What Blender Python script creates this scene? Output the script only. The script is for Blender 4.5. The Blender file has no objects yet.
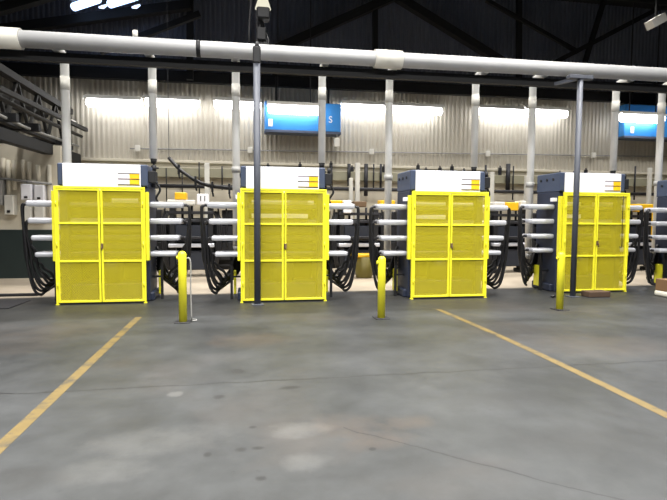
import bpy, bmesh, math, random
from mathutils import Vector, Matrix
random.seed(7)
S = bpy.context.scene
COL = S.collection
PI = math.pi

# ------------------------------------------------------------------ camera (real place, metres)
F_PX, EYE = 500.0, 1.6
YAW, PITCH, ROLL = math.radians(10.2), math.radians(-3.5), math.radians(0.35)
_f = Vector((math.sin(YAW)*math.cos(PITCH), math.cos(YAW)*math.cos(PITCH), math.sin(PITCH)))
_r0 = Vector((math.cos(YAW), -math.sin(YAW), 0)); _u0 = _r0.cross(_f)
_r = _r0*math.cos(ROLL) + _u0*math.sin(ROLL); _u = -_r0*math.sin(ROLL) + _u0*math.cos(ROLL)
cam_d = bpy.data.cameras.new('camera'); cam = bpy.data.objects.new('camera', cam_d); COL.objects.link(cam)
cam_d.sensor_width = 36; cam_d.lens = F_PX/667*36; cam_d.clip_end = 200
M = Matrix((_r, _u, -_f)).transposed().to_4x4(); M.translation = Vector((0, 0, EYE)); cam.matrix_world = M
S.camera = cam

def P(x, y, Y):
    """survey note: the point at depth Y seen along the sight line through photo position x, y"""
    d = _f + _r*(x-333.5)/F_PX + _u*(250-y)/F_PX
    return Vector((0, 0, EYE)) + d*(Y/d.y)

# ------------------------------------------------------------------ materials
def srgb(c):
    return tuple(((v/255)/12.92 if v/255 <= .04045 else ((v/255+.055)/1.055)**2.4) for v in c) + (1,)

def mat(name, rgb, rough=.5, metal=0., var=.12, scale=6., bump=0., spec=.5):
    m = bpy.data.materials.new(name); m.use_nodes = True
    nt = m.node_tree; b = nt.nodes['Principled BSDF']
    c = srgb(rgb)
    tc = nt.nodes.new('ShaderNodeTexCoord'); nz = nt.nodes.new('ShaderNodeTexNoise')
    nz.inputs['Scale'].default_value = scale; nz.inputs['Detail'].default_value = 5
    nt.links.new(tc.outputs['Object'], nz.inputs['Vector'])
    mx = nt.nodes.new('ShaderNodeMix'); mx.data_type = 'RGBA'
    mx.inputs[6].default_value = tuple(v*(1-var) for v in c[:3])+(1,)
    mx.inputs[7].default_value = tuple(min(1, v*(1+var)) for v in c[:3])+(1,)
    nt.links.new(nz.outputs['Fac'], mx.inputs[0]); nt.links.new(mx.outputs[2], b.inputs['Base Color'])
    b.inputs['Roughness'].default_value = rough; b.inputs['Metallic'].default_value = metal
    b.inputs['Specular IOR Level'].default_value = spec
    if bump:
        bp = nt.nodes.new('ShaderNodeBump'); bp.inputs['Strength'].default_value = bump
        nt.links.new(nz.outputs['Fac'], bp.inputs['Height']); nt.links.new(bp.outputs[0], b.inputs['Normal'])
    return m

def emit(name, rgb, strength):
    m = bpy.data.materials.new(name); m.use_nodes = True
    nt = m.node_tree; nt.nodes.clear()
    e = nt.nodes.new('ShaderNodeEmission'); o = nt.nodes.new('ShaderNodeOutputMaterial')
    e.inputs[0].default_value = srgb(rgb); e.inputs[1].default_value = strength
    nt.links.new(e.outputs[0], o.inputs[0]); return m

def perforated(name, rgb, pitch, w):
    m = mat(name, rgb, .45, 0, .06)
    nt = m.node_tree; b = nt.nodes['Principled BSDF']; out = nt.nodes['Material Output']
    tc = nt.nodes.new('ShaderNodeTexCoord'); sp = nt.nodes.new('ShaderNodeSeparateXYZ')
    nt.links.new(tc.outputs['Object'], sp.inputs[0])
    def mth(op, a, c=None):
        n = nt.nodes.new('ShaderNodeMath'); n.operation = op
        for i, v in enumerate((a, c)):
            if v is None: continue
            if isinstance(v, (int, float)): n.inputs[i].default_value = v
            else: nt.links.new(v, n.inputs[i])
        return n.outputs[0]
    res = []
    for op in ('ADD', 'SUBTRACT'):
        s = mth('DIVIDE', mth(op, sp.outputs[0], sp.outputs[2]), pitch)
        fr = mth('FRACT', mth('ADD', s, 500.0))
        res.append(mth('COMPARE', fr, .5)); res[-1].node.inputs[2].default_value = .5-w   # 1 inside the opening
    hole = mth('MULTIPLY', res[0], res[1])
    tr = nt.nodes.new('ShaderNodeBsdfTransparent'); ms = nt.nodes.new('ShaderNodeMixShader')
    nt.links.new(hole, ms.inputs[0]); nt.links.new(b.outputs[0], ms.inputs[1]); nt.links.new(tr.outputs[0], ms.inputs[2])
    nt.links.new(ms.outputs[0], out.inputs[0]); return m

Y_RGB = (238, 231, 52)
MT = dict(
    yellow=mat('yellow_paint', Y_RGB, .42, 0, .05),
    mesh=perforated('yellow_mesh', (212, 198, 42), .03, .145),
    blue=mat('press_blue_grey', (66, 77, 100), .45, .1, .15),
    darkblue=mat('press_dark_blue', (40, 47, 66), .5, .1, .2),
    white=mat('white_panel', (240, 240, 246), .4, 0, .02),
    offwhite=mat('white_paint_worn', (216, 214, 206), .5, 0, .08),
    pipe=mat('pale_pipe', (232, 232, 228), .5, 0, .12, 3),
    duct=mat('grey_white_duct', (176, 177, 179), .5, 0, .12, 3),
    alu=mat('bright_aluminium', (198, 200, 208), .38, .3, .1),
    black=mat('black_rubber', (22, 22, 25), .45, 0, .3),
    steel=mat('dark_steel', (44, 44, 48), .5, .3, .25),
    deep=mat('black_steel', (20, 21, 25), .6, .1, .3),
    grey=mat('grey_paint', (74, 78, 88), .5, .1, .1),
    midgrey=mat('mid_grey_paint', (150, 150, 148), .5, .1, .1),
    olive=mat('olive_tray', (150, 146, 124), .6, 0, .12),
    cream=mat('cream_wall', (208, 201, 184), .65, 0, .08, 2),
    greend=mat('dark_green_dado', (34, 46, 46), .5, 0, .15, 2),
    orange=mat('amber_plastic', (238, 188, 30), .45, 0, .12),
    lav=mat('pale_label', (226, 218, 232), .5, 0, .02),
    rust=mat('brown_latch', (104, 82, 58), .6, 0, .2),
    card=mat('cardboard', (118, 90, 64), .8, 0, .12, 5),
    rear=mat('dark_slate_paint', (40, 44, 54), .5, .1, .2),
    brown=mat('dark_brown_wood', (76, 58, 44), .8, 0, .25, 9),
    sky=mat('blue_enamel', (58, 140, 216), .4, 0, .06),
    skyrim=mat('slate_rim', (74, 84, 104), .5, .1, .1),
    conc=mat('pad_concrete', (120, 120, 118), .8, 0, .15),
    tube=emit('lamp_white', (252, 252, 255), 10),
    high=emit('lamp_cool', (180, 208, 255), 3.2),
    spot=emit('lamp_small', (200, 220, 255), 2),
    lampglow=emit('lamp_warm', (245, 240, 215), .8),
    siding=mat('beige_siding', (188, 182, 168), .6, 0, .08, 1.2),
    siding_dimmed=mat('slate_siding_dimmed', (92, 97, 110), .55, 0, .2, .8),  # slate tone also carries the dimness of the wall above the strip lights
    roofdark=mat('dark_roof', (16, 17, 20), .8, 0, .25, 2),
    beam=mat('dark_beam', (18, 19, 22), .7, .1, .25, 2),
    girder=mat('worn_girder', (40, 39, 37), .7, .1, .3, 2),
    gwall=mat('grey_side_wall', (70, 70, 74), .8, 0, .15, 1),
)

# ------------------------------------------------------------------ mesh building
class MB:
    def __init__(s): s.bm = bmesh.new(); s.mats = []
    def _m(s, m):
        if m is None: return 0
        if m not in s.mats: s.mats.append(m)
        return s.mats.index(m)
    def box(s, x0, x1, y0, y1, z0, z1, bev=0., m=None, seg=1):
        n0 = set(s.bm.faces)
        r = bmesh.ops.create_cube(s.bm, size=1)
        bmesh.ops.scale(s.bm, vec=(x1-x0, y1-y0, z1-z0), verts=r['verts'])
        bmesh.ops.translate(s.bm, vec=((x0+x1)/2, (y0+y1)/2, (z0+z1)/2), verts=r['verts'])
        if bev:
            es = list({e for v in r['verts'] for e in v.link_edges})
            bmesh.ops.bevel(s.bm, geom=es, offset=bev, segments=seg, affect='EDGES', profile=.5)
        i = s._m(m)
        for f in s.bm.faces:
            if f not in n0: f.material_index = i
        return s
    def bar(s, a, b, w, h=None, m=None):
        """square bar from a to b"""
        a, b = Vector(a), Vector(b); d = (b-a).normalized(); h = h or w
        up = Vector((0, 0, 1)) if abs(d.z) < .95 else Vector((0, 1, 0))
        sx = d.cross(up).normalized()*w/2; sy = sx.cross(d).normalized()*h/2
        i = s._m(m)
        va = [s.bm.verts.new(a+p) for p in (sx+sy, -sx+sy, -sx-sy, sx-sy)]
        vb = [s.bm.verts.new(b+p) for p in (sx+sy, -sx+sy, -sx-sy, sx-sy)]
        fs = [s.bm.faces.new(va), s.bm.faces.new(vb[::-1])] + [s.bm.faces.new((va[k], vb[k], vb[(k+1) % 4], va[(k+1) % 4])) for k in range(4)]
        for f in fs: f.material_index = i
        return s
    def tube(s, pts, r, n=12, m=None, cap=True):
        """round tube through points; r one radius or a list"""
        pts = [Vector(p) for p in pts]; i = s._m(m); rings = []
        rs = r if isinstance(r, (list, tuple)) else [r]*len(pts)
        ref = None
        for k, p in enumerate(pts):
            t = ((pts[min(k+1, len(pts)-1)]-pts[k]).normalized() + (pts[k]-pts[max(k-1, 0)]).normalized())
            if t.length < 1e-6: t = pts[min(k+1, len(pts)-1)]-pts[max(k-1, 0)]
            t.normalize()
            if ref is None: ref = Vector((0, 0, 1)) if abs(t.z) < .9 else Vector((1, 0, 0))
            u = (ref - t*ref.dot(t)); u.normalize(); ref = u; v = t.cross(u)
            rings.append([s.bm.verts.new(p + (u*math.cos(2*PI*j/n)+v*math.sin(2*PI*j/n))*rs[k]) for j in range(n)])
        for a, b in zip(rings, rings[1:]):
            for j in range(n):
                f = s.bm.faces.new((a[j], a[(j+1) % n], b[(j+1) % n], b[j])); f.material_index = i; f.smooth = True
        if cap:
            for f in (s.bm.faces.new(rings[0][::-1]), s.bm.faces.new(rings[-1])): f.material_index = i
        return s
    def build(s, name, m=None, parent=None, loc=None):
        me = bpy.data.meshes.new(name)
        bmesh.ops.recalc_face_normals(s.bm, faces=s.bm.faces)
        s.bm.to_mesh(me); s.bm.free()
        for k in (s.mats or [m]): me.materials.append(k)
        o = bpy.data.objects.new(name, me); COL.objects.link(o)
        if loc is not None: o.location = loc
        if parent: o.parent = parent
        return o

def tag(o, label, cat, group=None, kind=None):
    o['label'] = label; o['category'] = cat
    if group: o['group'] = group
    if kind: o['kind'] = kind
    return o
def struct(o, kind='structure'): o['kind'] = kind; return o
def thing(name, label, cat, loc=(0, 0, 0), group=None):
    o = bpy.data.objects.new(name, None); o.empty_display_size = .2; COL.objects.link(o); o.location = loc
    return tag(o, label, cat, group)
def copy_tree(o, parent=None):
    c = o.copy(); COL.objects.link(c)
    if parent: c.parent = parent
    for ch in list(o.children): copy_tree(ch, c)
    return c
def bez(pts, n=10):
    """smooth curve through points (Catmull-Rom)"""
    p = [Vector(q) for q in pts]; p = [2*p[0]-p[1]] + p + [2*p[-1]-p[-2]]; out = []
    for k in range(1, len(p)-2):
        for j in range(n):
            t = j/n
            out.append(.5*((2*p[k]) + (p[k+1]-p[k-1])*t + (2*p[k-1]-5*p[k]+4*p[k+1]-p[k+2])*t*t + (3*p[k]-p[k-1]-3*p[k+1]+p[k+2])*t**3))
    return out + [p[-2]]

# ================================================================== THE SETTING
WALL_Y = 17.0
# floor: dark sealed concrete in front, raw pale concrete behind the presses
STAINS = ((0.09, 3.45, 0.05, 0.035, 0.9, (26, 26, 27)),
          (0.1, 3.03, 0.04, 0.035, 0.9, (26, 26, 27)),
          (-0.25, 3.4, 0.03, 0.04, 0.9, (26, 26, 27)),
          (0.06, 3.81, 0.035, 0.03, 0.8, (26, 26, 27)),
          (0.43, 4.66, 0.1, 0.05, 0.8, (26, 26, 27)),
          (-0.23, 4.52, 0.06, 0.06, 0.8, (26, 26, 27)),
          (-0.07, 5.27, 0.06, 0.09, 0.7, (26, 26, 27)),
          (-0.03, 3.44, 0.05, 0.04, 0.8, (26, 26, 27)),
          (-0.62, 4.66, 0.07, 0.08, 0.5, (90, 90, 89)),
          (0.41, 3.7, 0.2, 0.12, 0.45, (90, 90, 89)),
          (0.42, 3.19, 0.16, 0.1, 0.35, (90, 90, 89)),
          (0.97, 3.43, 0.22, 0.14, 0.4, (76, 66, 58)),
          (1.29, 3.71, 0.18, 0.1, 0.4, (76, 66, 58)),
          (0.77, 3.73, 0.25, 0.2, 0.35, (76, 66, 58)),
          (-0.49, 5.11, 0.35, 0.16, 0.5, (40, 40, 40)),
          (-1.13, 4.99, 0.3, 0.2, 0.5, (40, 40, 40)),
          (-0.87, 4.0, 0.2, 0.15, 0.4, (40, 40, 40)),
          (0.88, 3.3, 0.03, 0.03, 0.9, (26, 26, 27)),
          (2.33, 4.03, 0.5, 0.2, 0.35, (40, 40, 40)),
          (4.53, 5.67, 0.8, 0.5, 0.3, (76, 66, 58)),
          (3.98, 6.64, 0.6, 0.3, 0.3, (40, 40, 40)),
          (-2.59, 7.63, 0.5, 0.5, 0.3, (76, 66, 58)),
          (0.08, 6.62, 0.5, 0.35, 0.4, (76, 66, 58)),
          (-0.6, 3.69, 0.4, 0.2, 0.3, (90, 90, 89)),
          (-0.91, 3.3, 0.25, 0.15, 0.3, (90, 90, 89)),
          (1.17, 2.95, 0.3, 0.15, 0.3, (40, 40, 40)),
          (2.34, 3.2, 0.5, 0.25, 0.35, (40, 40, 40)),
          (-1.35, 3.25, 0.2, 0.15, 0.6, (40, 40, 40)))
def floor_mat():
    m = mat('floor_concrete', (112, 112, 112), .5); nt = m.node_tree; b = nt.nodes['Principled BSDF']
    N, L = nt.nodes.new, nt.links.new
    tc = N('ShaderNodeTexCoord'); sp = N('ShaderNodeSeparateXYZ'); L(tc.outputs['Object'], sp.inputs[0])
    def noise(scale, det=6, rough=.6, dist=0.):
        n = N('ShaderNodeTexNoise'); n.inputs['Scale'].default_value = scale; n.inputs['Detail'].default_value = det
        n.inputs['Roughness'].default_value = rough; n.inputs['Distortion'].default_value = dist
        L(tc.outputs['Object'], n.inputs['Vector']); return n.outputs['Fac']
    def ramp(v, a, b_):
        r = N('ShaderNodeMapRange'); r.inputs[1].default_value = a; r.inputs[2].default_value = b_; L(v, r.inputs[0]); return r.outputs[0]
    def mth(op, a, c, c2=None):
        n = N('ShaderNodeMath'); n.operation = op
        for i, v in enumerate((a, c, c2)):
            if v is None: continue
            if isinstance(v, (int, float)): n.inputs[i].default_value = v
            else: L(v, n.inputs[i])
        return n.outputs[0]
    def mix(fac, A, B):
        x = N('ShaderNodeMix'); x.data_type = 'RGBA'; L(fac, x.inputs[0])
        for i, v in ((6, A), (7, B)):
            if isinstance(v, tuple): x.inputs[i].default_value = v
            else: L(v, x.inputs[i])
        return x.outputs[2]
    wob = mth('MULTIPLY', mth('SUBTRACT', noise(1.5), .5), .25)
    yy = mth('ADD', sp.outputs[1], wob)
    base = mix(ramp(noise(.8, 10, .68, .1), .36, .66), srgb((35, 37, 38)), srgb((60, 62, 64)))
    base = mix(mth('MULTIPLY', ramp(noise(.35, 4, .6, .3), .52, .7), .45), base, srgb((72, 64, 58)))       # brownish wear
    base = mix(mth('MULTIPLY', ramp(noise(1.9, 9, .75, .2), .58, .7), .6), base, srgb((38, 38, 40)))           # smudges
    base = mix(mth('MULTIPLY', ramp(noise(5, 5, .62), .68, .71), .75), base, srgb((36, 36, 38)))              # specks
    def spot(cx, cy, rx, ry, k, col):
        nonlocal base
        dx = mth('DIVIDE', mth('SUBTRACT', sp.outputs[0], cx), rx); dy = mth('DIVIDE', mth('SUBTRACT', sp.outputs[1], cy), ry)
        d2 = mth('ADD', mth('MULTIPLY', dx, dx), mth('MULTIPLY', dy, dy))
        d2 = mth('ADD', d2, mth('MULTIPLY', mth('SUBTRACT', ragged, .5), (5.5 if rx > .12 else 3.2)))
        r = N('ShaderNodeMapRange'); r.inputs[1].default_value = 1.9 if rx > .12 else 1.2; r.inputs[2].default_value = -.2 if rx > .12 else .5; r.inputs[3].default_value = 0; r.inputs[4].default_value = k
        L(d2, r.inputs[0]); base = mix(r.outputs[0], base, srgb(col))
    ragged = noise(4.5, 6, .7)
    for cx, cy, rx, ry, k, col in STAINS: spot(cx, cy, rx, ry, k, col)
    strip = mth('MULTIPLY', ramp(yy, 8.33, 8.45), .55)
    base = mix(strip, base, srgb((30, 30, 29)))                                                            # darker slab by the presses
    def line(v, at, w, k):
        return mth('MULTIPLY', mth('LESS_THAN', mth('ABSOLUTE', mth('SUBTRACT', v, at), 0), w), k)
    wob2 = mth('MULTIPLY', mth('SUBTRACT', noise(3.5, 4), .5), .12)
    base = mix(line(mth('ADD', sp.outputs[1], wob2), 4.9, .014, .85), base, srgb((24, 24, 26)))               # joint across
    dg = mth('ADD', mth('ADD', mth('MULTIPLY', sp.outputs[0], .9), sp.outputs[1]), wob2)
    msk = mth('MULTIPLY', mth('GREATER_THAN', sp.outputs[0], .75), mth('LESS_THAN', sp.outputs[1], 4.1))
    base = mix(mth('MULTIPLY', line(dg, 4.35, .01, .8), msk), base, srgb((24, 24, 26)))                      # crack
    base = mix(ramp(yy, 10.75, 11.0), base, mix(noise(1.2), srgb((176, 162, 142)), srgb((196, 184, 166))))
    L(base, b.inputs['Base Color'])
    rr = N('ShaderNodeMapRange'); L(noise(1.8), rr.inputs[0]); rr.inputs[3].default_value = .38; rr.inputs[4].default_value = .62
    L(rr.outputs[0], b.inputs['Roughness'])
    return m
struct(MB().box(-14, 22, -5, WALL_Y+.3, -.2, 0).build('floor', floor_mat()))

# corrugated back wall above, smooth pale panels below
SID0 = 3.45
xs = []; x = -14.0; k = 0
prof = ((0, 0), (.03, .035), (.075, .035), (.105, 0))
while x < 22:
    for dx, d in prof: xs.append((x+dx, d))
    x += .15
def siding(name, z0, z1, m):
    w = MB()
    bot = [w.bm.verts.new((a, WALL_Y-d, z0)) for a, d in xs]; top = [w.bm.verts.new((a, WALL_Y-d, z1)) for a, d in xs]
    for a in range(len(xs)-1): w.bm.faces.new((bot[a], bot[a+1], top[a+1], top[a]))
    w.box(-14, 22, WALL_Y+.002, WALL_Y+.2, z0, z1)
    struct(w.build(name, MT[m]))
siding('wall_back_upper', SID0, 6.1, 'siding'); siding('wall_back_gable', 6.1, 9.6, 'siding_dimmed')
struct(MB().box(-14, 22, WALL_Y-.02, WALL_Y+.2, 0, SID0).build('wall_back_lower', MT['cream']))
struct(MB().box(-14, 22, WALL_Y-.12, WALL_Y-.03, SID0-.06, SID0+.03, .01).build('trim_1', MT['cream']))
struct(MB().box(-14.2, -14, -5, WALL_Y, 0, 9.6).build('wall_left', MT['gwall']))
struct(MB().box(22, 22.2, -5, WALL_Y, 0, 9.6).build('wall_right', MT['gwall']))
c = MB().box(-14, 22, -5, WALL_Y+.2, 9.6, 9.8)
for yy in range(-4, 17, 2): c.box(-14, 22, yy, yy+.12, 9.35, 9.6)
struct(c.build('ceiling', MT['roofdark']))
# horizontal girts on the back wall
a, b = P(70, 82, 16.8), P(667, 96, 16.8)
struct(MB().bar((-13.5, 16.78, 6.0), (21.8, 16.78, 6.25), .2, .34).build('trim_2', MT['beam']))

# partition with electrical gear, far left
PW = 14.4
struct(MB().box(-11, -4.75, PW, PW+.12, 1.28, 3.5).build('wall_partition', MT['cream']))
struct(MB().box(-11, -4.75, PW-.03, PW+.12, 0, 1.28).build('wall_partition_dado', MT['greend']))

# painted floor lines
def marking(name, X, y0, y1, w):
    m = mat(name+'_paint', (100, 84, 46), .6, 0, .25, 7)
    nt = m.node_tree; tc = nt.nodes.new('ShaderNodeTexCoord'); nz = nt.nodes.new('ShaderNodeTexNoise')
    nz.inputs['Scale'].default_value = 3.; nz.inputs['Detail'].default_value = 8; nz.inputs['Roughness'].default_value = .7
    nt.links.new(tc.outputs['Object'], nz.inputs['Vector'])
    r = nt.nodes.new('ShaderNodeMapRange'); r.inputs[1].default_value = .5; r.inputs[2].default_value = .64
    nt.links.new(nz.outputs['Fac'], r.inputs[0])
    pb = nt.nodes['Principled BSDF']; src = pb.inputs['Base Color'].links[0].from_socket
    mx = nt.nodes.new('ShaderNodeMix'); mx.data_type = 'RGBA'; nt.links.new(r.outputs[0], mx.inputs[0])
    nt.links.new(src, mx.inputs[6]); mx.inputs[7].default_value = srgb((58, 55, 48)); nt.links.new(mx.outputs[2], pb.inputs['Base Color'])
    b = MB()
    n = 24; L = []; R = []
    for k in range(n+1):
        yy = y0+(y1-y0)*k/n
        L.append(b.bm.verts.new((X(yy)-w/2, yy, .002))); R.append(b.bm.verts.new((X(yy)+w/2, yy, .002)))
    for k in range(n): b.bm.faces.new((L[k], R[k], R[k+1], L[k+1]))
    return struct(b.build(name, m))
marking('floor_line', lambda y: -1.68, 1.2, 8.45, .105)
marking('floor_line', lambda y: 3.43+.06*math.sin((y-3.4)/5*PI), 1.2, 8.45, .105)

# roof bracing and steel seen against the back wall
def brace(p, q, w, h=None, m='beam'):
    return struct(MB().bar(p, q, w, h or w).build('roof_brace', MT[m]))
YB = 16.5
brace(P(270, 52, YB), P(400, -6, YB), .26)
brace(P(392, -6, YB), P(502, 62, YB), .26)
brace(P(486, 0, YB), P(578, 52, YB), .12)
brace(P(548, 66, YB), P(690, -8, YB), .16, .16)
brace(P(519, -10, YB+.1), P(519, 88, YB+.1), .16)
brace(P(585, 62, YB), P(606, -6, YB), .14)
brace(P(190, -5, 16.6), P(190, 80, 16.6), .2)
brace(P(375, -5, 16.6), P(375, 70, 16.6), .16)
brace(P(-20, 33, 16.3), P(190, 5, 16.3), .26)
brace(P(100, 52, 15.5), P(200, 14, 15.5), .16)
brace(P(-10, 12, 15), P(60, -8, 15), .24)

# crane runway girders running away along the left side
def runway(X, z0, z1, y0, y1):
    g = MB(); n = 12
    g.bar((X, y0, z0), (X, y1, z0), .16, .12); g.bar((X, y0, z1), (X, y1, z1), .2, .16)
    for k in range(n):
        ya = y0+(y1-y0)*k/n; yb = y0+(y1-y0)*(k+1)/n
        g.bar((X, ya, z0 if k % 2 else z1), (X, yb, z1 if k % 2 else z0), .07)
    return struct(g.build('runway_girder', MT['girder']))
runway(-5.25, 3.75, 4.85, 9.5, 16.8)
runway(-6.6, 3.9, 4.9, 11, 16.8)
struct(MB().bar((-5.05, 10.0, 3.32), (-5.05, 16.7, 3.42), .24, .26).build('runway_beam', MT['beam']))
for X, z, r_, m in ((-5.7, 3.55, .06, 'steel'), (-5.5, 4.3, .05, 'girder'), (-6.1, 4.55, .08, 'steel'), (-5.0, 3.75, .035, 'midgrey'), (-6.3, 3.6, .05, 'deep'), (-4.9, 4.05, .05, 'girder'), (-5.9, 4.65, .09, 'deep')):
    tag(MB().tube([(X, 10.9, z), (X, 13, z+random.uniform(-.06, .06)), (X, 16.7, z+.05)], r_, 8).build('service_pipe', MT[m]), 'dark service pipe slung beside the runway girders at the far left', 'pipe', 'service pipes along the left runway')
tag(MB().tube([(-4.95, 15.0, 4.32), (-4.95, 16.2, 4.42)], .07, 10).build('pale_pipe', MT['offwhite']), 'short pale pipe lying along the left runway, left of the first downpipe', 'pipe')
for yy in (12.0, 13.2, 15.4): struct(MB().bar((-7.5, yy, 3.75), (-4.8, yy, 3.75), .14, .18).build('runway_crosspiece', MT['beam']))
struct(MB().bar((-4.75, 11.0, 4.15), (-4.75, 16.7, 4.3), .1, .1).build('runway_beam', MT['girder']))

# ================================================================== PRESSES
def make_press():
    root = thing('molding_press', 'blue-grey press', 'press', (0, 0, 0), 'blue-grey presses in a row')
    cr = MB().box(-.83, .83, .16, 1.06, 2.2, 2.61, .02).build('crown', MT['blue'], root)
    for s in (-1, 1):
        for k in range(3):
            MB().tube([(s*.82, .4+.24*k, 2.47), (s*.85, .4+.24*k, 2.47)], .03, 8).build('bolt', MT['deep'], cr)
    fp = MB().box(-.725, .70, .13, .158, 2.1, 2.6, .006).build('front_panel', MT['white'], root)
    lb = MB()
    for k in range(2):
        z = 2.235+k*.105
        lb.box(.27, .49, .122, .131, z, z+.085, 0, MT['lav']); lb.box(.5, .68, .122, .131, z, z+.085, 0, MT['orange'])
    for z in (2.225, 2.33, 2.435): lb.box(.28, .685, .121, .131, z-.008, z+.006, 0, MT['steel'])
    lb.build('label_plate', None, fp)['label'] = 'pale and amber label with dark lines'
    for s in (-1, 1):
        sf = MB().box(min(s*.83, s*.68), max(s*.83, s*.68), .22, 1.04, .0, 2.2, .02)
        sf.box(min(s*.9, s*.68), max(s*.9, s*.68), .3, 1.05, 0, .16, .02)
        sf.build('side_frame', MT['darkblue'], root)
    MB().box(-.68, .68, .3, 1.05, 0, .34, .02).build('base', MT['darkblue'], root)
    MB().box(-.69, .69, 1.0, 1.06, .34, 2.2, .005).build('back_panel', MT['deep'], root)
    MB().tube([(0, .62, .34), (0, .62, .84)], .24, 24).build('ram', MT['steel'], root)
    for z, h, d in ((.905, 1.34, .048), (1.22, 1.4, .05), (1.545, 1.45, .055), (1.865, 1.48, .055)):
        MB().box(-.82, .82, .34, .7, z-d, z+d, .02).build('platen', MT['midgrey' if z > 1.4 else 'steel'], root)
        for s in (-1, 1):
            p = MB().box(min(s*.815, s*h), max(s*.815, s*h), .32, .72, z-d, z+d, .035, seg=2).build('side_tray', MT['alu'], root)
            MB().tube([(s*(h-.02), .52, z), (s*(h+.06), .52, z)], .03, 8).build('fitting', MT['steel'], p)
    for z in (1.06, 1.38, 1.7):
        MB().box(-.66, .66, .36, .68, z-.05, z+.05, .01).build('heating_plate', MT['steel'], root)
    for s in (-1, 1):
        lg = MB().bar((s*1.02, .5, 0), (s*1.02, .5, .85), .05); lg.bar((s*.83, .5, .45), (s*1.02, .5, .45), .035)
        lg.build('leg', MT['deep'], root)
        MB().box(min(s*.93, s*.98), max(s*.93, s*.98), .62, .85, .08, .55, .01).build('toe_guard', MT['yellow'], root)
        for q, (z, h) in enumerate(((1.865, 1.54), (1.545, 1.51), (1.22, 1.46), (.905, 1.4))):
            for r_ in range(2 if q != 3 else 1):
                lo = .12 + .1*q + .07*r_; yq = .46+.05*q+.04*r_
                pts = [(s*h, yq, z), (s*(h+.05), yq, z-.12), (s*(h-.02*q+.04*r_), yq+.02, min(z-.2, .95)),
                       (s*(h-.02-.03*q), yq+.03, .62), (s*(h-.1-.04*q), yq+.05, lo+.12), (s*(h-.2-.03*q), yq+.1, lo), (s*(h-.26-.03*q), yq+.22, lo+.05), (s*1.0, .85, lo+.25), (s*.85, .92, lo+.45+.05*q)]
                MB().tube(bez(pts, 6), .028, 8).build('hose', MT['black'], root)
    vb = MB().box(.83, .97, .2, .45, 2.28, 2.5, .01); vb.tube([(.93, .3, 2.5), (.93, .3, 2.62)], .035, 10); vb.box(.84, .92, .5, .8, 2.2, 2.34, .01)
    vb.tube(bez([(.96, .35, 2.3), (1.03, .35, 2.15), (.95, .38, 2.0), (.99, .4, 1.9)]), .022, 8)
    vb.build('valve_block', MT['deep'], root)
    MB().box(-.93, -.83, .24, .36, 1.98, 2.06, .008).build('limit_switch', MT['white'], root)
    return root

PX = [-2.575, .765, 4.13, 7.72, 11.0]; GX = [-2.6, .765, 4.13, 7.73]; GGX = [.94, .985, .975, .975]
GY = 9.7
GYS = [9.84, 9.6, 9.56, 9.92, 9.9]; GSX = [.955, .985, .975, .985, 1.0]
press = make_press()
pl = ['blue-grey press with white crown panel at the left end, nearest the electrical boxes',
      'blue-grey press with white crown panel behind the grey post, second from the left partition',
      'blue-grey press with white crown panel right of the plain yellow bollard',
      'blue-grey press with white crown panel behind the small brown block and slimmer grey post',
      'blue-grey press at the right edge, only its hose-hung left side in view']
presses = []
for k, X in enumerate(PX):
    o = press if k == 0 else copy_tree(press)
    o.location = (X, GYS[k], 0); o.scale.x = GSX[k]; o['label'] = pl[k]; presses.append(o)
    if k == 3: o.scale.z = 1.025
    x0, x1 = ((.12, .62), (-.62, .5), (-.66, .0), (-.62, -.2), (-.6, 0))[k]
    for z in (1.93, 1.66)[:1 if k == 0 else 2]: MB().box(x0, x1, .26, .33, z-.045, z+.045, .008).build('glint_strip', MT['white'], o)  # white strips added inside to imitate light reflecting off the upper platens

# ------------------------------------------------------------------ yellow mesh guards
def make_guard():
    root = thing('machine_guard', 'yellow guard', 'guard', (0, 0, 0), 'yellow mesh guards in front of the presses')
    H = 2.165
    fr = MB()
    for s in (-1, 1): fr.box(min(s*.835, s*.8), max(s*.835, s*.8), 0, .06, 0, H, .005)
    fr.box(-.8, .8, 0, .06, H-.04, H, .005)
    fr.build('frame', MT['yellow'], root)
    for s in (-1, 1):
        xi, xo = s*.008, s*.797; x0, x1 = min(xi, xo), max(xi, xo); t = .036; zb, zt = .025, H-.043
        rows = [zb, .79, 1.49, zt]
        d = MB()
        d.box(x0, x0+t, .005, .045, zb, zt, .004); d.box(x1-t, x1, .005, .045, zb, zt, .004)
        for i, z in enumerate(rows):
            z0 = z if i == 0 else (z-t if i == 3 else z-t/2)
            d.box(x0+t, x1-t, .005, .045, z0, z0+t, .003)
        door = d.build('door', MT['yellow'], root)
        for i in range(3):
            MB().box(x0+t-.01, x1-t+.01, .024, .026, rows[i]+.01, rows[i+1]-.01).build('mesh_panel', MT['mesh'], door)
        for z in (.35, 1.1, 1.85):
            MB().tube([(xo, -.006, z-.05), (xo, -.006, z+.05)], .012, 8).build('hinge', MT['yellow'], door)
        if s == 1:
            h = MB().box(x0-.004, x0+.04, -.02, .006, 1.02, 1.12, .004); h.tube([(x0+.018, -.02, 1.07), (x0+.018, -.05, 1.07), (x0+.018, -.05, .99)], .01, 8)
            h.build('latch', MT['rust'], door)['label'] = 'brown latch'
    for s in (-1, 1):
        sp = MB(); x0, x1 = min(s*.84, s*.895), max(s*.84, s*.895)
        sp.box(x0, x1, .05, .15, .79, 2.08, .006)
        sp.build('side_panel', MT['yellow'], root)
    return root
guard = make_guard()
gl = ['yellow two-leaf mesh guard at the left end, beside the left floor line',
      'yellow two-leaf mesh guard crossed by the thick grey post',
      'yellow two-leaf mesh guard above the start of the right floor line',
      'yellow two-leaf mesh guard with a brown block lying at its foot']
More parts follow.
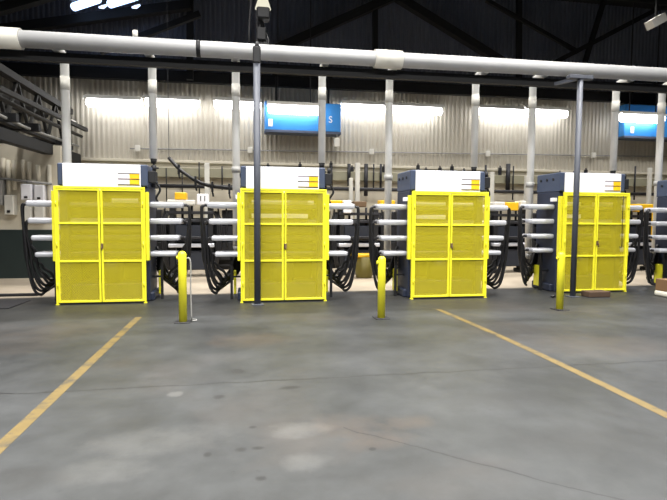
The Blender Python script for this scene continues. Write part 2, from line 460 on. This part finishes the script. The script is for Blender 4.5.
for k in range(4):
    o = guard if k == 0 else copy_tree(guard)
    o.location = (GX[k], GYS[k], .0); o.scale.x = GGX[k]; o.scale.z = 1.025 if k == 3 else 1; o['label'] = gl[k]
for o in [o for o in COL.objects if o.name.startswith('machine_guard')]: o.location.z = .012
# small feet keep the guards off the floor
for o in [o for o in COL.objects if o.name.startswith('machine_guard')]:
    for s in (-1, 1): MB().box(s*.817-.03, s*.817+.03, 0, .07, -.012, .002).build('foot', MT['yellow'], o)

# ================================================================== MAIN PIPE, DUCTS, POSTS
PY = 10.45
def pipe_z(X): return 4.93 + (X+4)*.0085
mp = thing('main_duct', 'long pale overhead pipe running above the presses with thick collars', 'pipe', (0, PY, 4.98))
def zl(X): return pipe_z(X)-4.98
X0, X1 = -7.0, 13.0
MB().tube([(X0, 0, zl(X0)), (X1, 0, zl(X1))], .155, 24).build('pipe', MT['duct'], mp)
for xa, xb in ((-6.0, -4.07), (3.06-.33, 3.06+.26)):
    MB().tube([(xa, 0, zl(xa)), (xb, 0, zl(xb))], .19, 24).build('collar', MT['offwhite'], mp)
for xx in (-.86, ): MB().tube([(xx-.04, 0, zl(xx)), (xx+.04, 0, zl(xx))], .162, 24).build('band', MT['deep'], mp)
for xx in (-2.05, ): MB().tube([(xx, 0, zl(xx)+.14), (xx, 0, zl(xx)+.28)], .05, 10).build('stub', MT['offwhite'], mp)
tag(MB().bar((X0, 10.66, 4.66), (X1, 10.66, 4.80), .12, .17).build('support_beam', MT['beam']), 'dark horizontal beam just beneath the long overhead pipe', 'beam')

DY = 11.13
ducts = [(66, 1.0, 0, 'white downpipe beside the left end press, first under the overhead pipe'),
         (153, 2.85, 1, 'white downpipe right of the left end press with black valve below'),
         (236, 1.0, 0, 'white downpipe just left of the thick grey post'),
         (322, 2.85, 1, 'white downpipe crossing the blue box that bears a letter'),
         (389, .9, 0, 'white downpipe at the left side of the third press'),
         (475, 2.85, 1, 'white downpipe above the right end of the third press'),
         (532, .8, 0, 'white downpipe left of the slimmer grey post'),
         (615, 2.85, 1, 'white downpipe at the left edge of the second blue box'),
         (661, .9, 0, 'white downpipe in front of the second blue box at the right edge')]
for x, zb, valve, lab in ducts:
    X = P(x, 120, DY).x; pz = pipe_z(X)
    d = thing('downpipe', lab, 'pipe', (X, DY, zb), 'white downpipes under the overhead pipe')
    top = pz-zb; rt_ = .082
    pts = [(0, PY-DY+.162, top-.06), (0, -.2, top-.06), (0, -.1, top-.08), (0, -.03, top-.14), (0, 0, top-.24), (0, 0, 0)]
    MB().tube(pts, rt_, 16).build('pipe', MT['pipe'], d)
    MB().tube([(0, 0, top-.75), (0, 0, top-.48)], rt_+.008, 16).build('pipe_ring', MT['offwhite'], d)  # slightly darker ring added for the shadow band below the overhead pipe
    if valve:
        v = MB().tube([(0, 0, 0), (0, 0, -.1)], [.07, .05], 12); v.tube([(0, 0, -.1), (0, 0, -.55)], .022, 8)
        v.tube([(0, 0, -.14), (0, 0, -.24)], .055, 10); v.tube([(0, 0, -.3), (0, 0, -.36)], .05, 10); v.tube([(-.1, 0, -.19), (.1, 0, -.19)], .02, 8)
        v.build('valve', MT['deep'], d)['label'] = 'black valve'
    else:
        v = MB().tube([(0, 0, .0), (0, 0, -.12)], [.085, .05], 12); v.build('reducer', MT['midgrey'], d)
        MB().tube([(0, 0, 1.6), (0, 0, 1.72)], .1, 16).build('pipe_ring', MT['midgrey'], d)

def post(X, Y, ztop, r, lab, bracket):
    d = thing('steel_post', lab, 'post', (X, Y, 0), 'grey posts in front of the guards')
    MB().tube([(0, 0, .012), (0, 0, ztop)], r, 16).build('pole', MT['grey'], d)
    MB().box(-.11, .11, -.11, .11, 0, .014, .003).build('base_plate', MT['grey'], d)
    if bracket == 0:
        b = MB().box(-.07, .07, -.08, .08, ztop-.14, ztop+.16, .02); b.bar((0, 0, ztop-.04), (0, PY-Y-.14, ztop-.04), .08); b.tube([(0, 0, ztop+.15), (.01, 0, ztop+.26)], [.05, .02], 10)
        b.build('clamp', MT['deep'], d)
    else:
        b = MB().box(-.28, .26, -.07, .07, ztop-.03, ztop+.05, .01); b.bar((0, 0, ztop), (0, PY-Y-.16, ztop+.1), .07)
        b.build('bracket', MT['grey'], d)
    return d
post(.25, 9.4, P(257, 56, 9.4).z, .062, 'thick grey post with black clamp standing before the second guard', 0)
post(P(576, 200, 9.45).x, 9.45, P(580, 78, 9.45).z, .058, 'slimmer grey post with flat bracket standing before the guard with the brown block', 1)

# ================================================================== BOLLARDS
def bollard(X, Y, h, lab, chain):
    d = thing('safety_bollard', lab, 'bollard', (X, Y, 0), 'yellow bollards in front of the guards')
    pts = [(0, 0, .01), (0, 0, h-.05), (0, 0, h-.025), (0, 0, h-.008), (0, 0, h)]
    MB().tube(pts, [.062, .062, .055, .036, .012], 20).build('post', MT['yellow'], d)
    MB().box(-.12, .12, -.12, .12, 0, .012, .003).build('base_plate', MT['steel'], d)
    MB().tube([(-.085, 0, h-.1), (-.06, 0, h-.1)], .03, 10).build('eye_bolt', MT['yellow'], d)
    if chain:
        c = MB(); c.tube(bez([(.06, 0, h-.11), (.11, 0, h-.12), (.125, .0, h-.25), (.12, 0, .5), (.13, 0, .02)], 6), .011, 6)
        c.tube([(.13, 0, .014), (.2, .02, .014), (.19, .1, .014), (.1, .12, .016)], .011, 6)
        c.build('chain', MT['midgrey'], d)['label'] = 'grey chain hanging to the floor'
    return d
bollard(-.93, 7.95, 1.1, 'tall yellow bollard with a chain hanging at its right side', 1)
bollard(2.2, 7.8, 1.01, 'plain yellow bollard left of the third guard', 0)
bollard(5.62, 8.1, 1.04, 'yellow bollard beside the slimmer grey post', 0)

# ================================================================== WALL LIGHTS AND BLUE BOXES
LY = 16.55
strips = [(85, 142, 103, 'strip light at the left end of the wall row'), (144, 200, 103, 'strip light behind the second downpipe'),
          (213, 262, 105, 'strip light between third downpipe and thick grey post'), (267, 321, 109, 'strip light in front of the blue box with the letter'),
          (341, 386, 108, 'strip light just right of the blue box with the letter'), (389, 443, 110, 'strip light just right of the fifth downpipe'),
          (478, 523, 112, 'strip light just right of the sixth downpipe'), (524, 568, 113, 'strip light ending beside the slimmer grey post'),
          (620, 664, 118, 'strip light in front of the second blue box')]
for x0, x1, y, lab in strips:
    yy = 16.08 if 'blue box' in lab and 'front' in lab else LY
    a, b = P(x0, y, yy), P(x1, y+(x1-x0)*.015, yy)
    d = thing('strip_light', 'glowing white '+lab, 'light', ((a.x+b.x)/2, yy, (a.z+b.z)/2), 'strip lights along the back wall')
    hw = (b.x-a.x)/2
    for dz in (0,):
        MB().tube([(-hw+.03, 0, dz), (-hw+.08, 0, dz), (hw-.08, 0, dz), (hw-.03, 0, dz)], [.06, .13, .13, .06] if yy == LY else [.08, .16, .16, .08], 16).build('tube', MT['tube'], d)
    h = MB().box(-hw, hw, -.1, .1, .15, .22, .02)
    h.bar((-hw, -.2, .05), (-hw, -.08, .19), .02); 
    for s in (-1, 1):
        va = [h.bm.verts.new(p) for p in ((-hw, s*.08, .17), (hw, s*.08, .17), (hw, s*.2, .09), (-hw, s*.2, .09))]
        vb = [h.bm.verts.new((v.co.x, v.co.y, v.co.z+.012)) for v in va]
        h.bm.faces.new(va); h.bm.faces.new(vb[::-1])
        for k in range(4): h.bm.faces.new((va[k], va[(k+1) % 4], vb[(k+1) % 4], vb[k]))
    h.build('reflector', MT['offwhite'], d)
    m_ = MB()
    for s in (-.6, .6):
        if yy == LY: m_.bar((s*hw, .02, .2), (s*hw, WALL_Y-.04-yy, .32), .03)
        else: m_.bar((s*hw, .0, .2), (s*hw, 0, 9.3-a.z), .03)
    m_.build('hanger', MT['steel'], d)

def text_obj(body, size, mtl, loc, parent, name='letter'):
    cu = bpy.data.curves.new(name, 'FONT'); cu.body = body; cu.size = size; cu.extrude = .004; cu.align_x = 'CENTER'; cu.align_y = 'CENTER'
    t = bpy.data.objects.new(name, cu); COL.objects.link(t)
    bpy.context.view_layer.update()
    me = bpy.data.meshes.new_from_object(t.evaluated_get(bpy.context.evaluated_depsgraph_get()))
    bpy.data.objects.remove(t); me.materials.clear(); me.materials.append(mtl)
    o = bpy.data.objects.new(name, me); COL.objects.link(o); o.rotation_euler = (PI/2, 0, 0); o.location = loc; o.parent = parent
    return o
def blue_box(x0, x1, yt, yb, lab, letter, mark):
    Y = 16.35; a = P(x0, yb, Y); b = P(x1, yt, Y)
    d = thing('heater_box', lab, 'box', (a.x, Y, a.z), 'blue boxes hung on the back wall')
    W, H = b.x-a.x, b.z-a.z
    MB().box(0, W, 0, .5, .08, H, .02).build('casing', MT['sky'], d)
    MB().box(-.01, W+.01, -.02, .5, 0, .085, .01).build('bottom_rim', MT['skyrim'], d)
    if letter: text_obj(letter, .3, MT['white'], (W*.86, -.006, H*.47), d)
    MB().box(mark*W-.07, mark*W+.07, -.012, .002, .18, .42, .01).build('sticker', MT['white'], d)
    h = MB()
    for s in (.15, .85): h.bar((s*W, .25, H), (s*W, .25, H+.9), .05)
    h.bar((.1*W, .25, H+.9), (.9*W, .25, H+.9), .05); h.bar((.5*W, .25, H+.9), (.5*W, WALL_Y-.03-Y, H+.9), .05)
    h.build('hanger', MT['deep'], d)
    if letter:
        p = MB().tube([(W*.95, .02, 0), (W*.95, .02, -.12)], .012, 6); p.box(W*.95-.085, W*.95+.085, -.03, .07, -.4, -.12, .02)
        p.build('pull_box', MT['offwhite'], d)['label'] = 'white box hanging below'
    return d
blue_box(265, 341, 104, 132, 'wide blue box with a white letter on its right end', 'S', .07)
blue_box(624, 702, 108, 138, 'blue box cut off by the right edge of the view', None, .1)

# conduit with junction boxes
a, b = P(130, 148.5, 16.9), P(690, 157, 16.9)
tag(MB().tube([a, b], .022, 8).build('conduit', MT['midgrey']), 'thin horizontal conduit low on the corrugated siding', 'conduit')
for x, lab in ((138, 'small white junction box above the left end press'), (250, 'small white junction box left of the thick grey post'), (371, 'small white junction box left of the fifth downpipe'),
               (487, 'small white junction box right of the sixth downpipe'), (592, 'small white junction box between slimmer post and eighth downpipe')):
    p = P(x, 148.5+(x-130)*.0152, 16.9)
    tag(MB().box(-.08, .08, -.11, -.023, -.1, .1, .015).build('junction_box', MT['offwhite'], loc=p), lab, 'junction box', 'junction boxes on the siding')

# ================================================================== OVERHEAD LAMPS
def high_bay(x0, y0, x1, y1, zc, lab):
    def onz(x, y):
        d = _f + _r*(x-333.5)/F_PX + _u*(250-y)/F_PX; return Vector((0, 0, EYE)) + d*((zc-EYE)/d.z)
    a, b = onz(x0, y0), onz(x1, y1); c = (a+b)/2; v = (b-a)/2
    d = thing('ceiling_light', lab, 'light', c)
    MB().tube([-v, v], .11, 12).build('tube', MT['high'], d)
    MB().bar(-v+Vector((0, 0, .17)), v+Vector((0, 0, .17)), .34, .1).build('housing', MT['deep'], d)
    MB().bar((0, 0, .2), (0, 0, 9.55-c.z), .03).build('hanger', MT['deep'], d)
high_bay(74, 7, 98, -1, 7.6, 'bluish glowing ceiling tube, nearest the left of the view')
high_bay(110, 4, 136, -4, 7.6, 'bluish glowing ceiling tube between two small lamps')
for x, y, lab in ((103, 7, 'small bright lamp between the two bluish ceiling tubes'), (136, 7, 'small bright lamp right of the bluish ceiling tubes')):
    c = P(x, y, 13.6)
    d = thing('small_lamp', lab, 'light', c)
    MB().tube([(-.1, 0, -.02), (0, 0, 0), (.1, 0, .06)], [.02, .045, .02], 10).build('bulb', MT['spot'], d)
    MB().bar((0, 0, .05), (0, 0, 9.55-c.z), .02).build('stem', MT['deep'], d)
c = P(263, 6, 11)
d = thing('pendant_lamp', 'pale pendant lamp with dark hanging cables above the thick grey post', 'lamp', c)
MB().tube([(0, 0, .2), (0, 0, .12), (0, 0, -.06)], [.08, .11, .17], 16).build('lamp_shade', MT['lampglow'], d)
MB().box(-.14, .14, -.14, .14, -.3, -.06, .03).build('gear_box', MT['deep'], d)
h = MB()
for k in range(6):
    q = random.uniform(-.1, .05); h.tube(bez([(q, 0, -.25), (q-.06+.03*k, .02*k, -.5), (-.09+.04*k, 0, -.75), (-.06+.02*k, -.02, -.98)], 6), .022, 6)
h.box(-.14, .06, -.06, .06, -.72, -.45, .02)
h.build('cable', MT['deep'], d)
h = MB(); h.bar((0, 0, .2), (0, 0, 9.5-c.z), .04); h.tube([(-.2, 0, 9.5-c.z), (-.24, 0, .3), (-.3, 0, -.6), (-.28, 0, -.95)], .02, 6); h.build('stem', MT['deep'], d)
c = P(656, 22, 12)
d = thing('flood_lamp', 'pale unlit flood lamp high at the right edge of the view', 'lamp', c)
q = MB(); q.bar((-.2, 0, -.1), (.2, 0, .12), .26, .22); q.build('housing', MT['offwhite'], d)
MB().bar((0, 0, .1), (0, 0, 9.34-c.z), .05).build('stem', MT['deep'], d)

# ================================================================== BACK WALL SERVICES
tag(MB().box(-4.6, 21, 16.72, 16.979, 2.92, 3.22, .01).build('cable_tray', MT['olive']), 'olive grey cable tray along the pale lower back wall', 'cable tray')
a, b = P(160, 193, 16.5), P(690, 187, 16.5)
ap = thing('air_pipe', 'dark horizontal pipe along the back wall below the cable tray', 'pipe', (0, 16.5, 2.62))
MB().tube([(-4.6, 0, 0), (21, 0, 0)], .06, 10).build('pipe', MT['steel'], ap)
for xx in range(-4, 21, 2): MB().bar((xx, 0, -.02), (xx, .46, -.02), .04).build('bracket', MT['deep'], ap)
def drop(x, y0, y1, r, m, lab, Y=16.66):
    a, b = P(x, y0, Y), P(x, y1, Y)
    return tag(MB().tube([(0, 0, b.z-a.z), (0, 0, 0)], r, 8).build('drop_pipe', MT[m], loc=(a.x, 16.715-r, a.z)), lab, 'pipe', 'thin drop pipes against the back wall')
def stud(x, y0, y1, w, lab, Y=16.2):
    a, b = P(x, y0, Y), P(x, y1, Y)
    return tag(MB().box(-w/2, w/2, -w/2, w/2, b.z, a.z, .01).build('wall_post', MT['offwhite'], loc=(a.x, Y, 0)), lab, 'post', 'pale posts before the back wall')
for x, y0, y1, r, m, lab in (
    (166, 168, 206, .018, 'deep', 'thin black drop pipe nearest the left end press'), (182, 172, 205, .018, 'deep', 'thin black drop pipe above the amber block of the label-bearing machine'),
    (199, 162, 204, .02, 'deep', 'thin black drop pipe above the numbered white plate'), (222, 166, 190, .025, 'steel', 'short dark drop pipe left of the second press crown'),
    (332, 165, 188, .03, 'steel', 'dark drop pipe beside the right side of the second press'), (349, 164, 186, .06, 'steel', 'dark drop pipe directly left of twin pale posts'),
    (366, 164, 196, .07, 'steel', 'thick dark drop pipe right of twin pale posts'), (374, 164, 190, .025, 'steel', 'middle of three drop pipes left of the fifth downpipe'),
    (381, 164, 188, .04, 'steel', 'dark drop pipe nearest the fifth downpipe'), (486, 165, 190, .04, 'steel', 'dark drop pipe touching the third press crown'),
    (508, 164, 190, .08, 'steel', 'thick dark drop pipe above the amber-topped machine'), (514, 166, 200, .025, 'deep', 'thin black drop pipe above the amber-topped machine'),
    (636, 166, 200, .03, 'steel', 'dark drop pipe right of the guard with the brown block')):
    drop(x, y0, y1, r, m, lab)
for x, y0, y1, w, lab in ((207, 163, 262, .15, 'pale post right of the numbered white plate'), (351, 178, 262, .12, 'shorter of the twin pale posts'), (357.5, 163, 262, .14, 'taller of the twin pale posts'),
                          (492, 172, 262, .13, 'pale post nearest the third press'), (527, 176, 262, .13, 'pale post left of the seventh downpipe'), (650, 168, 262, .12, 'pale post near the right edge')):
    stud(x, y0, y1, w, lab)
# row of hooks on the ledge
kx = [(146, 'left'), ]
for i, x in enumerate((268, 300, 331, 352, 384, 418, 426, 440, 452, 464, 474, 500, 560, 575, 586)):
    p = P(x, 167+(x-268)*.004, 16.8); hh = .16+.12*((i*7) % 3)/2
    q = MB().box(-.05, .05, -.05, .05, 0, hh, .01); q.tube([(0, 0, hh), (0, 0, hh+.06)], .025, 8)
    tag(q.build('ledge_valve', MT['steel'], loc=(p.x, 16.8, 3.225)), 'small dark valve sticking up from the cable tray', 'valve', 'small dark valves along the cable tray')

# festoon cable between the first two presses
f0, f1, f2, f3 = P(169, 158, 12.6), P(183, 172, 12.3), P(205, 184.5, 12.0), P(238, 189, 11.6)
fc = thing('festoon_cable', 'black cable sagging between the left end press and the second press', 'cable', f0)
pts = [p-f0 for p in bez([f0, f1, f2, f3], 8)]
MB().tube(pts, .045, 8).build('cable', MT['black'], fc)
for k in (6, 13, 18, 22):
    p = pts[k]; q = MB().box(p.x-.025, p.x+.025, p.y-.06, p.y+.06, p.z-.14, p.z+.1, .008); q.tube([p+Vector((0, 0, -.14)), p+Vector((.02, 0, -.24))], .02, 6)
    q.build('clip', MT['black'], fc)
q = MB().bar((0, 0, 0), (0, 0, 5.6), .012); q.build('hanger', MT['deep'], fc)

# ================================================================== REAR ROW OF MACHINES
RY = 13.9
def make_rear():
    root = thing('rear_machine', 'dark machine', 'machine', (0, 0, 0), 'dark machines in the rear row')
    for s in (-1, 1):
        MB().box(s*.5-.07, s*.5+.07, .1, .5, .1, 1.95, .01).build('column', MT['deep'], root)
        MB().box(s*.5-.12, s*.5+.12, 0, .6, 0, .12, .02).build('foot', MT['deep'], root)
    MB().box(-.43, .43, .15, .5, .2, .72, .02).build('lower_housing', MT['rear'], root)
    MB().box(-.43, .43, .12, .5, .98, 1.42, .02).build('upper_housing', MT['rear'], root)
    MB().box(-.6, .6, .02, .5, .82, .92, .015).build('work_table', MT['alu'], root)
    MB().box(-.6, .6, .08, .52, 1.5, 1.58, .01).build('crossbeam', MT['steel'], root)
    MB().box(-.6, .6, .08, .52, 1.72, 1.8, .01).build('crossbeam', MT['steel'], root)
    for q in (-.25, 0., .25): MB().tube([(q, .3, 1.42), (q, .3, 1.95)], .035, 8).build('tie_rod', MT['deep'], root)
    for s in (-1, 1):
        for k in range(3):
            xx = s*(.62+.05*k)
            MB().tube(bez([(xx-.04*s, .3, 1.8), (xx+.06*s, .2, 1.5), (xx+.05*s, .15, .9), (xx-.02*s, .15, .35+.06*k), (xx-.1*s, .25, .22), (s*.5, .3, .4)], 6), .03, 6).build('hose', MT['black'], root)
        MB().box(min(s*.75, s*1.5), max(s*.75, s*1.5), .25, .5, 1.5, 1.58, .01).build('side_rail', MT['steel'], root)
        MB().box(min(s*.68, s*1.5), max(s*.68, s*1.5), .3, .6, .45, .95, .02).build('side_cabinet', MT['deep'], root)
        MB().box(min(s*.68, s*1.5), max(s*.68, s*1.5), .3, .6, 1.05, 1.4, .02).build('side_cabinet', MT['steel'], root)
        MB().bar((s*1.45, .4, 0), (s*1.45, .4, 2.0), .07).build('leg', MT['deep'], root)
    MB().bar((-1.5, .42, .3), (1.5, .42, .3), .05).build('stretcher', MT['deep'], root)
    MB().box(-1.5, 1.5, .64, .7, .15, 1.62, .01).build('back_panel', MT['deep'], root)
    for s in (-1, 1):
        MB().box(min(s*.8, s*1.35), max(s*.8, s*1.35), .3, .6, 1.62, 1.84, .02).build('drive_box', MT['steel'], root)
        for q in range(3): MB().tube(bez([(s*(.7+.22*q), .25, 1.9), (s*(.74+.2*q), .2, 1.5), (s*(.68+.22*q), .18, 1.1), (s*(.76+.2*q), .22, .8)], 5), .025, 6).build('hose', MT['black'], root)
    MB().box(-.38, .38, .0, .14, 1.05, 1.12, .01).build('tool_rail', MT['steel'], root)
    return root
rear = make_rear()
rx = [P(191, 230, RY).x, P(360, 230, RY).x, P(513, 230, RY).x, P(645, 230, RY).x]
rl = ['dark machine with a numbered white plate, seen between the first two presses', 'dark machine with a yellow tray and bucket, seen between second and third presses',
      'dark machine topped by an amber unit, seen between third and fourth presses', 'dark machine topped by a wide amber unit, seen near the right edge']
R = []
for k in range(4):
    o = rear if k == 0 else copy_tree(rear)
    o.location = (rx[k], RY, 0); o['label'] = rl[k]; R.append(o)
# what differs from machine to machine
def top(o, x0, x1, z0, z1, name, m, y0=.05, y1=.45, lab=None):
    p = MB().box(x0, x1, y0, y1, z0, z1, .02).build(name, MT[m], o)
    if lab: p['label'] = lab
    return p
top(R[0], -.62, .1, 1.96, 2.1, 'cover', 'offwhite'); top(R[0], -.42, -.12, 2.1, 2.3, 'amber_block', 'orange', lab='amber block on top')
np_ = top(R[0], .16, .47, 1.97, 2.26, 'number_plate', 'white', -.02, .02, 'white plate with the number 11')
text_obj('11', .21, MT['deep'], (.315, -.026, 2.13), np_, 'number')
top(R[0], .5, 1.1, 1.88, 2.0, 'silver_duct', 'alu')
top(R[1], -1.0, -.5, 2.0, 2.14, 'yellow_cover', 'orange', lab='amber cover'); top(R[1], -.48, -.25, 1.78, 2.14, 'white_cover', 'white', 0, .3)
top(R[1], -.16, .2, 1.96, 2.12, 'motor', 'rust'); top(R[1], .62, 1.05, 2.02, 2.16, 'amber_cover', 'orange')
top(R[2], -.2, .2, 1.9, 2.15, 'amber_unit', 'orange', lab='amber unit on top'); top(R[2], -.6, -.25, 1.98, 2.16, 'white_cover', 'offwhite')
top(R[2], .27, .55, 1.98, 2.2, 'white_cover', 'offwhite')
top(R[3], -.25, .35, 1.9, 2.15, 'amber_unit', 'orange', lab='wide amber unit on top'); top(R[3], -.6, -.3, 1.98, 2.1, 'white_cover', 'offwhite')
top(R[3], .25, .38, 1.0, 1.9, 'yellow_strip', 'orange', -.02, .05)

# yellow tray and bucket
c = P(364, 272, 13.4)
d = thing('parts_bucket', 'olive bucket with a yellow tray on top before the rear machine', 'bucket', (c.x, 13.4, 0))
MB().tube([(0, 0, 0), (0, 0, .05), (0, 0, .58)], [.22, .23, .27], 20).build('bucket', mat('olive_bucket', (110, 100, 40), .5), d)
MB().box(-.36, .3, -.25, .25, .58, .66, .02).build('tray', MT['orange'], d)

# ================================================================== ELECTRICAL GEAR, FAR LEFT
def panel(x0, x1, y0, y1, m, lab, dep=.22, knob=True):
    Y = PW-.03; a = P(x0, y1, Y-dep); b = P(x1, y0, Y-dep); W, H = b.x-a.x, b.z-a.z
    d = thing('electrical_box', lab, 'electrical box', (a.x, Y-dep, a.z), 'electrical boxes on the partition')
    MB().box(0, W, .02, dep+.031, 0, H, .012).build('case', MT[m], d)
    MB().box(.015, W-.015, 0, .022, .015, H-.015, .006).build('door', MT[m], d)
    if knob: MB().box(W*.35, W*.65, -.03, .003, H*.12, H*.24, .005).build('handle', MT['steel'], d)
panel(4, 13, 195, 215, 'offwhite', 'small pale electrical box with a dark handle, low on the partition')
panel(20.5, 31, 184, 200, 'white', 'white electrical box above the top platen end, left of its twin')
panel(34, 43.5, 185, 201, 'white', 'white electrical box above the top platen end, nearest the left end press')
panel(22, 31, 206, 221, 'offwhite', 'pale electrical box below the top platen end, left of its twin', .18, False)
panel(34, 43.5, 206, 221, 'offwhite', 'pale electrical box below the top platen end, nearest the left end press', .18, False)
panel(-12, .5, 180, 205, 'midgrey', 'grey electrical cabinet cut off by the left edge', .3)
for i, (x, y0, y1) in enumerate(((3, 158, 180), (8, 160, 195), (14, 160, 190), (23, 160, 184), (29, 162, 184), (38, 165, 185), (49, 165, 220))):
    Y = PW-.08; a, b = P(x, y0, Y), P(x, y1, Y)
    tag(MB().tube([(0, 0, b.z-a.z), (0, 0, 0)], .055, 10).build('conduit_riser', MT['cream'], loc=a), 'pale vertical conduit on the partition above the electrical boxes', 'conduit', 'conduit risers on the partition')
a, b = P(-5, 178, PW-.16), P(52, 184, PW-.16)
tag(MB().tube([a, b], .03, 8).build('conduit', MT['midgrey']), 'thin conduit crossing the partition above the white boxes', 'conduit')

# ================================================================== SMALL THINGS ON THE FLOOR
tag(MB().box(-.25, .25, -.14, .14, 0, .12, .012).build('wood_block', MT['brown'], loc=(7.36, 9.4, 0)), 'low brown block lying at the foot of the fourth guard', 'block')
c = P(672, 304, 9.2)
d = thing('cardboard_box', 'brown cardboard box on a white sack at the right edge', 'box', (9.06, 9.1, 0))
MB().box(-.3, .3, -.25, .25, .12, .37, .008).build('carton', MT['card'], d)
MB().box(-.3, .3, -.03, .03, .37, .373).build('tape', mat('tape', (178, 150, 110), .4), d)
MB().box(-.32, .3, -.27, .27, 0, .12, .045, seg=3).build('sack', MT['offwhite'], d)
tag(MB().tube([(-.05, 0, .03), (0, .01, .035), (.06, 0, .03)], [.015, .035, .015], 8).build('black_scrap', MT['black'], loc=(6.33, 9.35, 0)), 'small black scrap on the floor left of the third bollard', 'scrap')
tag(MB().box(-.5, .5, -.45, .45, 0, .02, .004).build('floor_plate', MT['steel'], loc=(-4.55, 10.0, 0)), 'dark steel plate on the floor at the left edge', 'plate')
tag(MB().box(-1.6, .45, -.06, .06, 0, .05, .006).build('floor_rail', MT['deep'], loc=(-4.6, 11.1, 0)), 'dark low rail on the floor below the dark green partition', 'rail')
a = P(623.5, 196, 9.87); bq = P(622, 246, 9.87)
tag(MB().tube(bez([a, (a.x+.01, 9.885, (a.z+bq.z)/2), (bq.x, 9.88, bq.z), (bq.x-.06, 9.88, bq.z-.02)], 6), .008, 6).build('hanging_cord', MT['black']), 'thin black cord hanging on the fourth guard mesh', 'cord')

# ================================================================== LIGHT
def area(name, loc, sx, sy, watt, rgb=(1, .97, .92), rot=(0, 0, 0), spread=PI):
    l = bpy.data.lights.new(name, 'AREA'); l.shape = 'RECTANGLE'; l.size = sx; l.size_y = sy; l.energy = watt; l.color = rgb; l.spread = spread
    o = bpy.data.objects.new(name, l); COL.objects.link(o); o.location = loc; o.rotation_euler = rot; return o
for X, W, V in ((-4.5, 1.0, 1.25), (-.8, 1.2, 1.6), (3.0, 1.15, .6), (6.8, 1.2, .3), (10.5, .95, .2)):
    area('hall_lamp', (X, 8.3, 8.7), 1.6, .5, 190*W, spread=math.radians(138))
    area('hall_lamp', (X, 5.0, 7.6), 1.6, .5, 250*W, spread=math.radians(150))
    area('hall_lamp', (X, 1.2, 7.6), 1.6, .5, 215*V, spread=math.radians(136))
    area('hall_lamp', (X, -3.2, 7.6), 1.6, .5, 250*V, spread=math.radians(136))
for X in (-5, -1, 3, 7, 11, 15):
    area('aisle_lamp', (X, 13.2, 8.3), 1.6, .4, 110, spread=math.radians(112))
w = bpy.data.worlds.new('world'); S.world = w; w.use_nodes = True
w.node_tree.nodes['Background'].inputs[0].default_value = (.75, .85, 1, 1); w.node_tree.nodes['Background'].inputs[1].default_value = .03

S.view_settings.view_transform = 'Standard'; S.view_settings.look = 'None'; S.view_settings.gamma = 1
S.view_settings.use_curve_mapping = False; S.view_settings.exposure = .3
